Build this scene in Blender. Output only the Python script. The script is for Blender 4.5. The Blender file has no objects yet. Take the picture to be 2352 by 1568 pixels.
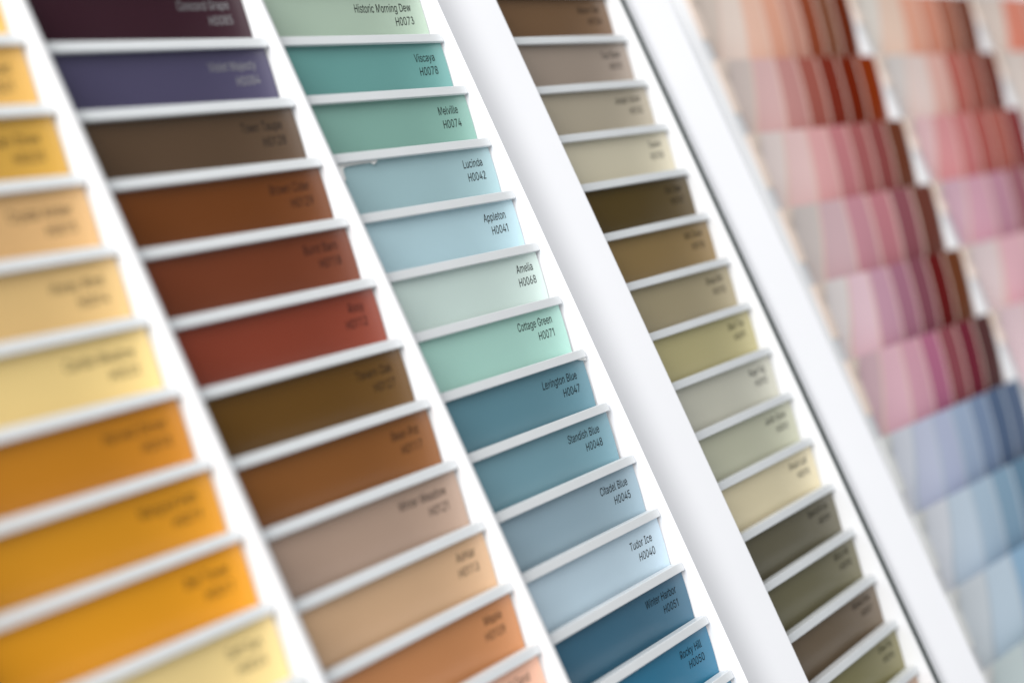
import bpy, bmesh, math, random, json
from mathutils import Matrix, Vector

# ------------------------------------------------------------------ units
# the rack is measured in "pitches" (distance from one ledge to the next);
# rack axes: X along the ledges, Y up, Z out of the rack towards the viewer
S = 0.04                                   # one pitch = 4 cm
def W(x, y, z):
    return Vector((x * S, -z * S, y * S))

scene = bpy.context.scene
scene.render.engine = 'CYCLES'

# ------------------------------------------------------------------ camera
cam_d = bpy.data.cameras.new('camera')
cam = bpy.data.objects.new('camera', cam_d)
scene.collection.objects.link(cam)
cam_d.sensor_width = 36.0
cam_d.lens = 3400.0 * 36.0 / 2352.0
cam_d.shift_x = (1176 - 1267.652) / 2352.0
cam_d.shift_y = (1001.348 - 784) / 2352.0
cam_d.clip_start = 0.02
cam_d.clip_end = 50.0
CAM = (-20.48275, -8.22676, 14.90426)
right = (0.582896869872618, -0.41298467599954825, 0.6997677446712246)
up = (0.22572178909925428, 0.9096074966052596, 0.34880349201999705)
back = (-0.7805644835748908, -0.045363636417956016, 0.6234270025210678)
m3 = Matrix([(a[0], -a[2], a[1]) for a in (right, up, back)]).transposed()
cam.matrix_world = Matrix.Translation(W(*CAM)) @ m3.to_4x4()
cam_d.dof.use_dof = True
cam_d.dof.focus_distance = 25.05 * S
cam_d.dof.aperture_fstop = 2.15
cam_d.dof.aperture_blades = 0
scene.camera = cam

# ------------------------------------------------------------------ light
world = bpy.data.worlds.new('World')
scene.world = world
world.use_nodes = True
bg = world.node_tree.nodes['Background']
# the room: pale and bright on the window side (left), dimmer to the right
wt = world.node_tree
w_tc = wt.nodes.new('ShaderNodeTexCoord')
w_sep = wt.nodes.new('ShaderNodeSeparateXYZ')
w_ramp = wt.nodes.new('ShaderNodeMapRange')
w_ramp.inputs['From Min'].default_value = -0.3
w_ramp.inputs['From Max'].default_value = 0.75
w_ramp.inputs['To Min'].default_value = 1.4
w_ramp.inputs['To Max'].default_value = 0.12
w_mix = wt.nodes.new('ShaderNodeVectorMath'); w_mix.operation = 'SCALE'
w_mix.inputs[0].default_value = (0.93, 0.97, 1.0)
wt.links.new(w_tc.outputs['Generated'], w_sep.inputs[0])
wt.links.new(w_sep.outputs['X'], w_ramp.inputs['Value'])
wt.links.new(w_ramp.outputs['Result'], w_mix.inputs['Scale'])
wt.links.new(w_mix.outputs['Vector'], bg.inputs['Color'])
bg.inputs['Strength'].default_value = 0.50

def area(name, pos, target, size, power, col):
    d = bpy.data.lights.new(name, 'AREA')
    d.shape = 'RECTANGLE'
    d.size, d.size_y = size
    d.energy = power
    d.color = col
    o = bpy.data.objects.new(name, d)
    scene.collection.objects.link(o)
    p, t = W(*pos), W(*target)
    o.location = p
    o.rotation_euler = (t - p).to_track_quat('-Z', 'Y').to_euler()
    return o
area('window_light', (-60, 28, 34), (2, -7, 0), (2.2, 2.2), 126.0, (1.0, 0.985, 0.96))

scene.view_settings.view_transform = 'Standard'
scene.view_settings.look = 'None'
scene.view_settings.exposure = 0.0
scene.view_settings.gamma = 1.0
scene.view_settings.use_curve_mapping = False
scene.cycles.use_denoising = True
scene.render.filter_size = 1.1

# ------------------------------------------------------------------ helpers
def lin(rgb, k=1.0):
    out = []
    for c in rgb:
        c = c / 255.0
        c = c / 12.92 if c <= 0.04045 else ((c + 0.055) / 1.055) ** 2.4
        out.append(c * k)
    top = max(max(out) / 0.9, 1.0)
    return tuple(c / top for c in out) + (1.0,)

def paint(rgb, k):
    # paint colour read off the photograph less the gloss that lies on it there
    c = lin(rgb)
    out = [max(.0025, v - 0.006) * k for v in c[:3]]
    top = max(max(out) / 0.9, 1.0)
    return tuple(v / top for v in out) + (1.0,)

def material(name, col, rough=0.4, spec=0.5, vary=0.03, scale=40.0, bump=0.0):
    m = bpy.data.materials.new(name)
    m.use_nodes = True
    nt = m.node_tree
    b = nt.nodes['Principled BSDF']
    b.inputs['Roughness'].default_value = rough
    b.inputs['Specular IOR Level'].default_value = spec
    tc = nt.nodes.new('ShaderNodeTexCoord')
    nz = nt.nodes.new('ShaderNodeTexNoise')
    nz.inputs['Scale'].default_value = scale
    nz.inputs['Detail'].default_value = 4.0
    nt.links.new(tc.outputs['Object'], nz.inputs['Vector'])
    rp = nt.nodes.new('ShaderNodeValToRGB')
    rp.color_ramp.elements[0].position = 0.3
    rp.color_ramp.elements[1].position = 0.7
    rp.color_ramp.elements[0].color = tuple(c * (1 - vary) for c in col[:3]) + (1,)
    rp.color_ramp.elements[1].color = tuple(min(1, c * (1 + vary)) for c in col[:3]) + (1,)
    nt.links.new(nz.outputs['Fac'], rp.inputs['Fac'])
    nt.links.new(rp.outputs['Color'], b.inputs['Base Color'])
    if bump:
        n2 = nt.nodes.new('ShaderNodeTexNoise')
        n2.inputs['Scale'].default_value = 900.0
        n2.inputs['Detail'].default_value = 3.0
        nt.links.new(tc.outputs['Object'], n2.inputs['Vector'])
        bp = nt.nodes.new('ShaderNodeBump')
        bp.inputs['Strength'].default_value = bump
        bp.inputs['Distance'].default_value = 0.0004
        nt.links.new(n2.outputs['Fac'], bp.inputs['Height'])
        nt.links.new(bp.outputs['Normal'], b.inputs['Normal'])
    return m

def mesh_from(name, verts, faces, smooth=True, angle=35):
    me = bpy.data.meshes.new(name)
    me.from_pydata([tuple(v) for v in verts], [], faces)
    bm = bmesh.new(); bm.from_mesh(me)
    bmesh.ops.recalc_face_normals(bm, faces=bm.faces)
    bm.to_mesh(me); bm.free()
    if smooth:
        for p in me.polygons:
            p.use_smooth = True
        me.set_sharp_from_angle(angle=math.radians(angle))
    return me

def link(name, me, mats, parent=None):
    o = bpy.data.objects.new(name, me)
    scene.collection.objects.link(o)
    if me is not None:
        for m in (mats if isinstance(mats, (list, tuple)) else [mats]):
            if m is not None and m.name not in [x.name for x in me.materials if x]:
                me.materials.append(m)
    if parent is not None:
        o.parent = parent
    return o

def tag(o, label=None, cat=None, group=None, kind=None):
    if label: o['label'] = label
    if cat: o['category'] = cat
    if group: o['group'] = group
    if kind: o['kind'] = kind
    return o

def column_prism(profile, y0, y1):
    """profile: closed list of (X, Z) swept along Y, returned as verts, faces"""
    n = len(profile)
    v = [W(x, y0, z) for x, z in profile] + [W(x, y1, z) for x, z in profile]
    f = [(i, (i + 1) % n, n + (i + 1) % n, n + i) for i in range(n)]
    f += [tuple(range(n)), tuple(range(2 * n - 1, n - 1, -1))]
    return v, f

def arc(cx, cz, rx, rz, a0, a1, n):
    return [(cx + rx * math.cos(math.radians(a0 + (a1 - a0) * i / n)),
             cz + rz * math.sin(math.radians(a0 + (a1 - a0) * i / n))) for i in range(n + 1)]

WHITE = material('white_plastic', (0.76,0.76,0.775,1), 0.38, 0.5, 0.012, 12.0, 0.05)
LEDGE = material('ledge_plastic', (0.70, 0.72, 0.735, 1), 0.34, 0.5, 0.02, 25.0, 0.08)
POST = material('white_enamel', (0.86,0.86,0.89,1), 0.45, 0.4, 0.012, 10.0, 0.05)
SEAM_DARK = material('dark_seam', (0.035, 0.05, 0.047, 1), 0.6, 0.3, 0.05)
PAPER = material('card_core', (0.78, 0.78, 0.76, 1), 0.8, 0.2, 0.02)
DARKINK = material('dark_ink', (0.014, 0.015, 0.017, 1), 0.7, 0.12, 0.05)
PALEINK = material('pale_ink', (0.27, 0.27, 0.28, 1), 0.6, 0.3, 0.05)

Y_TOP, Y_BOT = 3.2, -18.5
ZB = -0.62                                    # face of the back panel
ZF = 0.175                                    # front edge of the dividers

# ------------------------------------------------------------------ the near rack
rack = link('paint_rack', None, None)
rack.location = W(-2.5, Y_BOT, ZB)
tag(rack, 'white slotted display rack holding the columns of named colour cards', 'rack')
inv = Matrix.Translation(-rack.location)

def rackpart(name, v, f, mat, smooth=True, angle=35):
    v = [p - rack.location for p in v]
    return link(name, mesh_from(name, v, f, smooth, angle), mat, rack)

rackpart('back_panel', *column_prism([(-12.7, ZB - .12), (-12.7, ZB), (7.45, ZB), (7.45, ZB - .12)], Y_BOT, Y_TOP), WHITE, False)

def fin(x0, x1):
    r = (x1 - x0) * 0.42
    prof = [(x0, ZB - .02), (x0, ZF - r * .35)] + arc(x0 + r * .35, ZF - r * .35, r * .35, r * .35, 180, 90, 4)[1:]
    prof += arc(x1 - r, ZF - r, r, r, 90, 0, 8) + [(x1, ZB - .02)]
    rackpart('divider', *column_prism(prof, Y_BOT + .01, Y_TOP - .01), WHITE)

XR = dict(A=-8.373, B=-4.162, C=0.0, D=5.765)    # right ends of the ledges
XL = dict(A=-12.40, B=-8.19, C=-4.02, D=1.63)     # left ends
fin(-12.53, -12.405); fin(-8.345, -8.195); fin(-4.134, -4.025); fin(5.795, 5.905)

# wide post between the two bays: a shallow cove, crisp at both edges
x0, x1 = 0.028, 1.625
cove = [(x0, ZB - .02), (x0, ZF - .02), (x0 + .02, ZF)]
N = 32
def cove_h(s):
    h, k = 0.0, 40
    for q in range(k):
        p = s * (q + .5) / k
        e = min(1.0, p / 0.7)
        h += (-0.17 + 0.34 * e * e * (3 - 2 * e)) * s / k
    return h
for i in range(1, N + 1):
    s = i / N
    cove.append((x0 + .02 + (x1 - x0 - .05) * s, ZF + (x1 - x0) * cove_h(s)))
zt = cove[-1][1]
cove += [(x1 - .012, zt - .006), (x1, zt - .03), (x1, ZB - .02)]
rackpart('post', *column_prism(cove, Y_BOT + .02, Y_TOP - .02), POST, True, 28)

# dark strip added in the seam for its dark line, then the end post with a steeper cove beside it
rackpart('seam_strip', *column_prism([(5.908, ZB - .02), (5.908, ZF - .03), (5.925, ZF - 0.02), (6.095, ZF - 0.02 - .012), (6.105, ZF - .06), (6.105, ZB - .02)], Y_BOT + .015, Y_TOP - .015), SEAM_DARK, True, 28)
x0, x1 = 6.108, 7.46
prof = [(x0, ZB - .02), (x0, ZF - .035), (x0 + .01, ZF - .028)]
z = ZF - .028
N = 48
for i in range(1, N + 1):
    e = min(1.0, (i - .5) / N / .36)
    z += (-.58 + .88 * e * e * (3 - 2 * e)) * (x1 - x0 - .03) / N
    prof.append((x0 + .01 + (x1 - x0 - .03) * i / N, z))
prof += [(x1 - .006, z - .008), (x1, z - .03), (x1, ZB - .02)]
rackpart('post', *column_prism(prof, Y_BOT + .02, Y_TOP - .02), POST, True, 28)

# ledges: hollow lip, rounded nose, rounded right end
def ledge_mesh(width):
    prof = [(-.078, -.062), (-.078, -.008), (-.075, -.002), (-.069, 0.0), (.060, -.001), (.068, -.005),
            (.074, -.016), (.088, -.14), (.092, -.225), (.086, -.245), (.07, -.245), (.01, -.07)]
    n = len(prof)
    bm = bmesh.new()
    xs = [-width, -.022, -.007, 0.0]
    shr = [0, 0, .005, .016]
    rings = []
    for x, s in zip(xs, shr):
        ring = []
        for (y, z) in prof:
            yy = y + s * (1 if y < 0 else -1) * .8
            zz = z - s * .9 if z > -.1 else z
            ring.append(bm.verts.new(W(x, yy, zz)))
        rings.append(ring)
    for a, b in zip(rings[:-1], rings[1:]):
        for i in range(n):
            bm.faces.new((a[i], a[(i + 1) % n], b[(i + 1) % n], b[i]))
    bm.faces.new(rings[0][::-1]); bm.faces.new(rings[-1])
    bmesh.ops.recalc_face_normals(bm, faces=bm.faces)
    me = bpy.data.meshes.new('ledge')
    bm.to_mesh(me); bm.free()
    for p in me.polygons: p.use_smooth = True
    me.set_sharp_from_angle(angle=math.radians(9))
    return me

random.seed(11)
OFF = dict(A=0.1347, B=0.0, C=0.0, D=-0.108)
NUDGE = {('C', 5): -.03, ('C', 6): -.045, ('C', 7): -.06}     # ledges that sit a hair short of the wall
ROWS = dict(A=(-1, 10), B=(-1, 12), C=(-1, 14), D=(-1, 16))
for c in 'ABCD':
    me = ledge_mesh(XR[c] - XL[c])
    for r in range(ROWS[c][0], ROWS[c][1] + 1):
        o = link('ledge', me, LEDGE, rack)
        o.location = W(XR[c] + NUDGE.get((c, r), 0) + random.uniform(-.006, .004), OFF[c] - r + random.uniform(-.005, .005), random.uniform(-.006, .006)) - rack.location
        o.rotation_euler = (random.uniform(-.012, .012), random.uniform(-.0012, .0012), random.uniform(-.0015, .0015))

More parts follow.
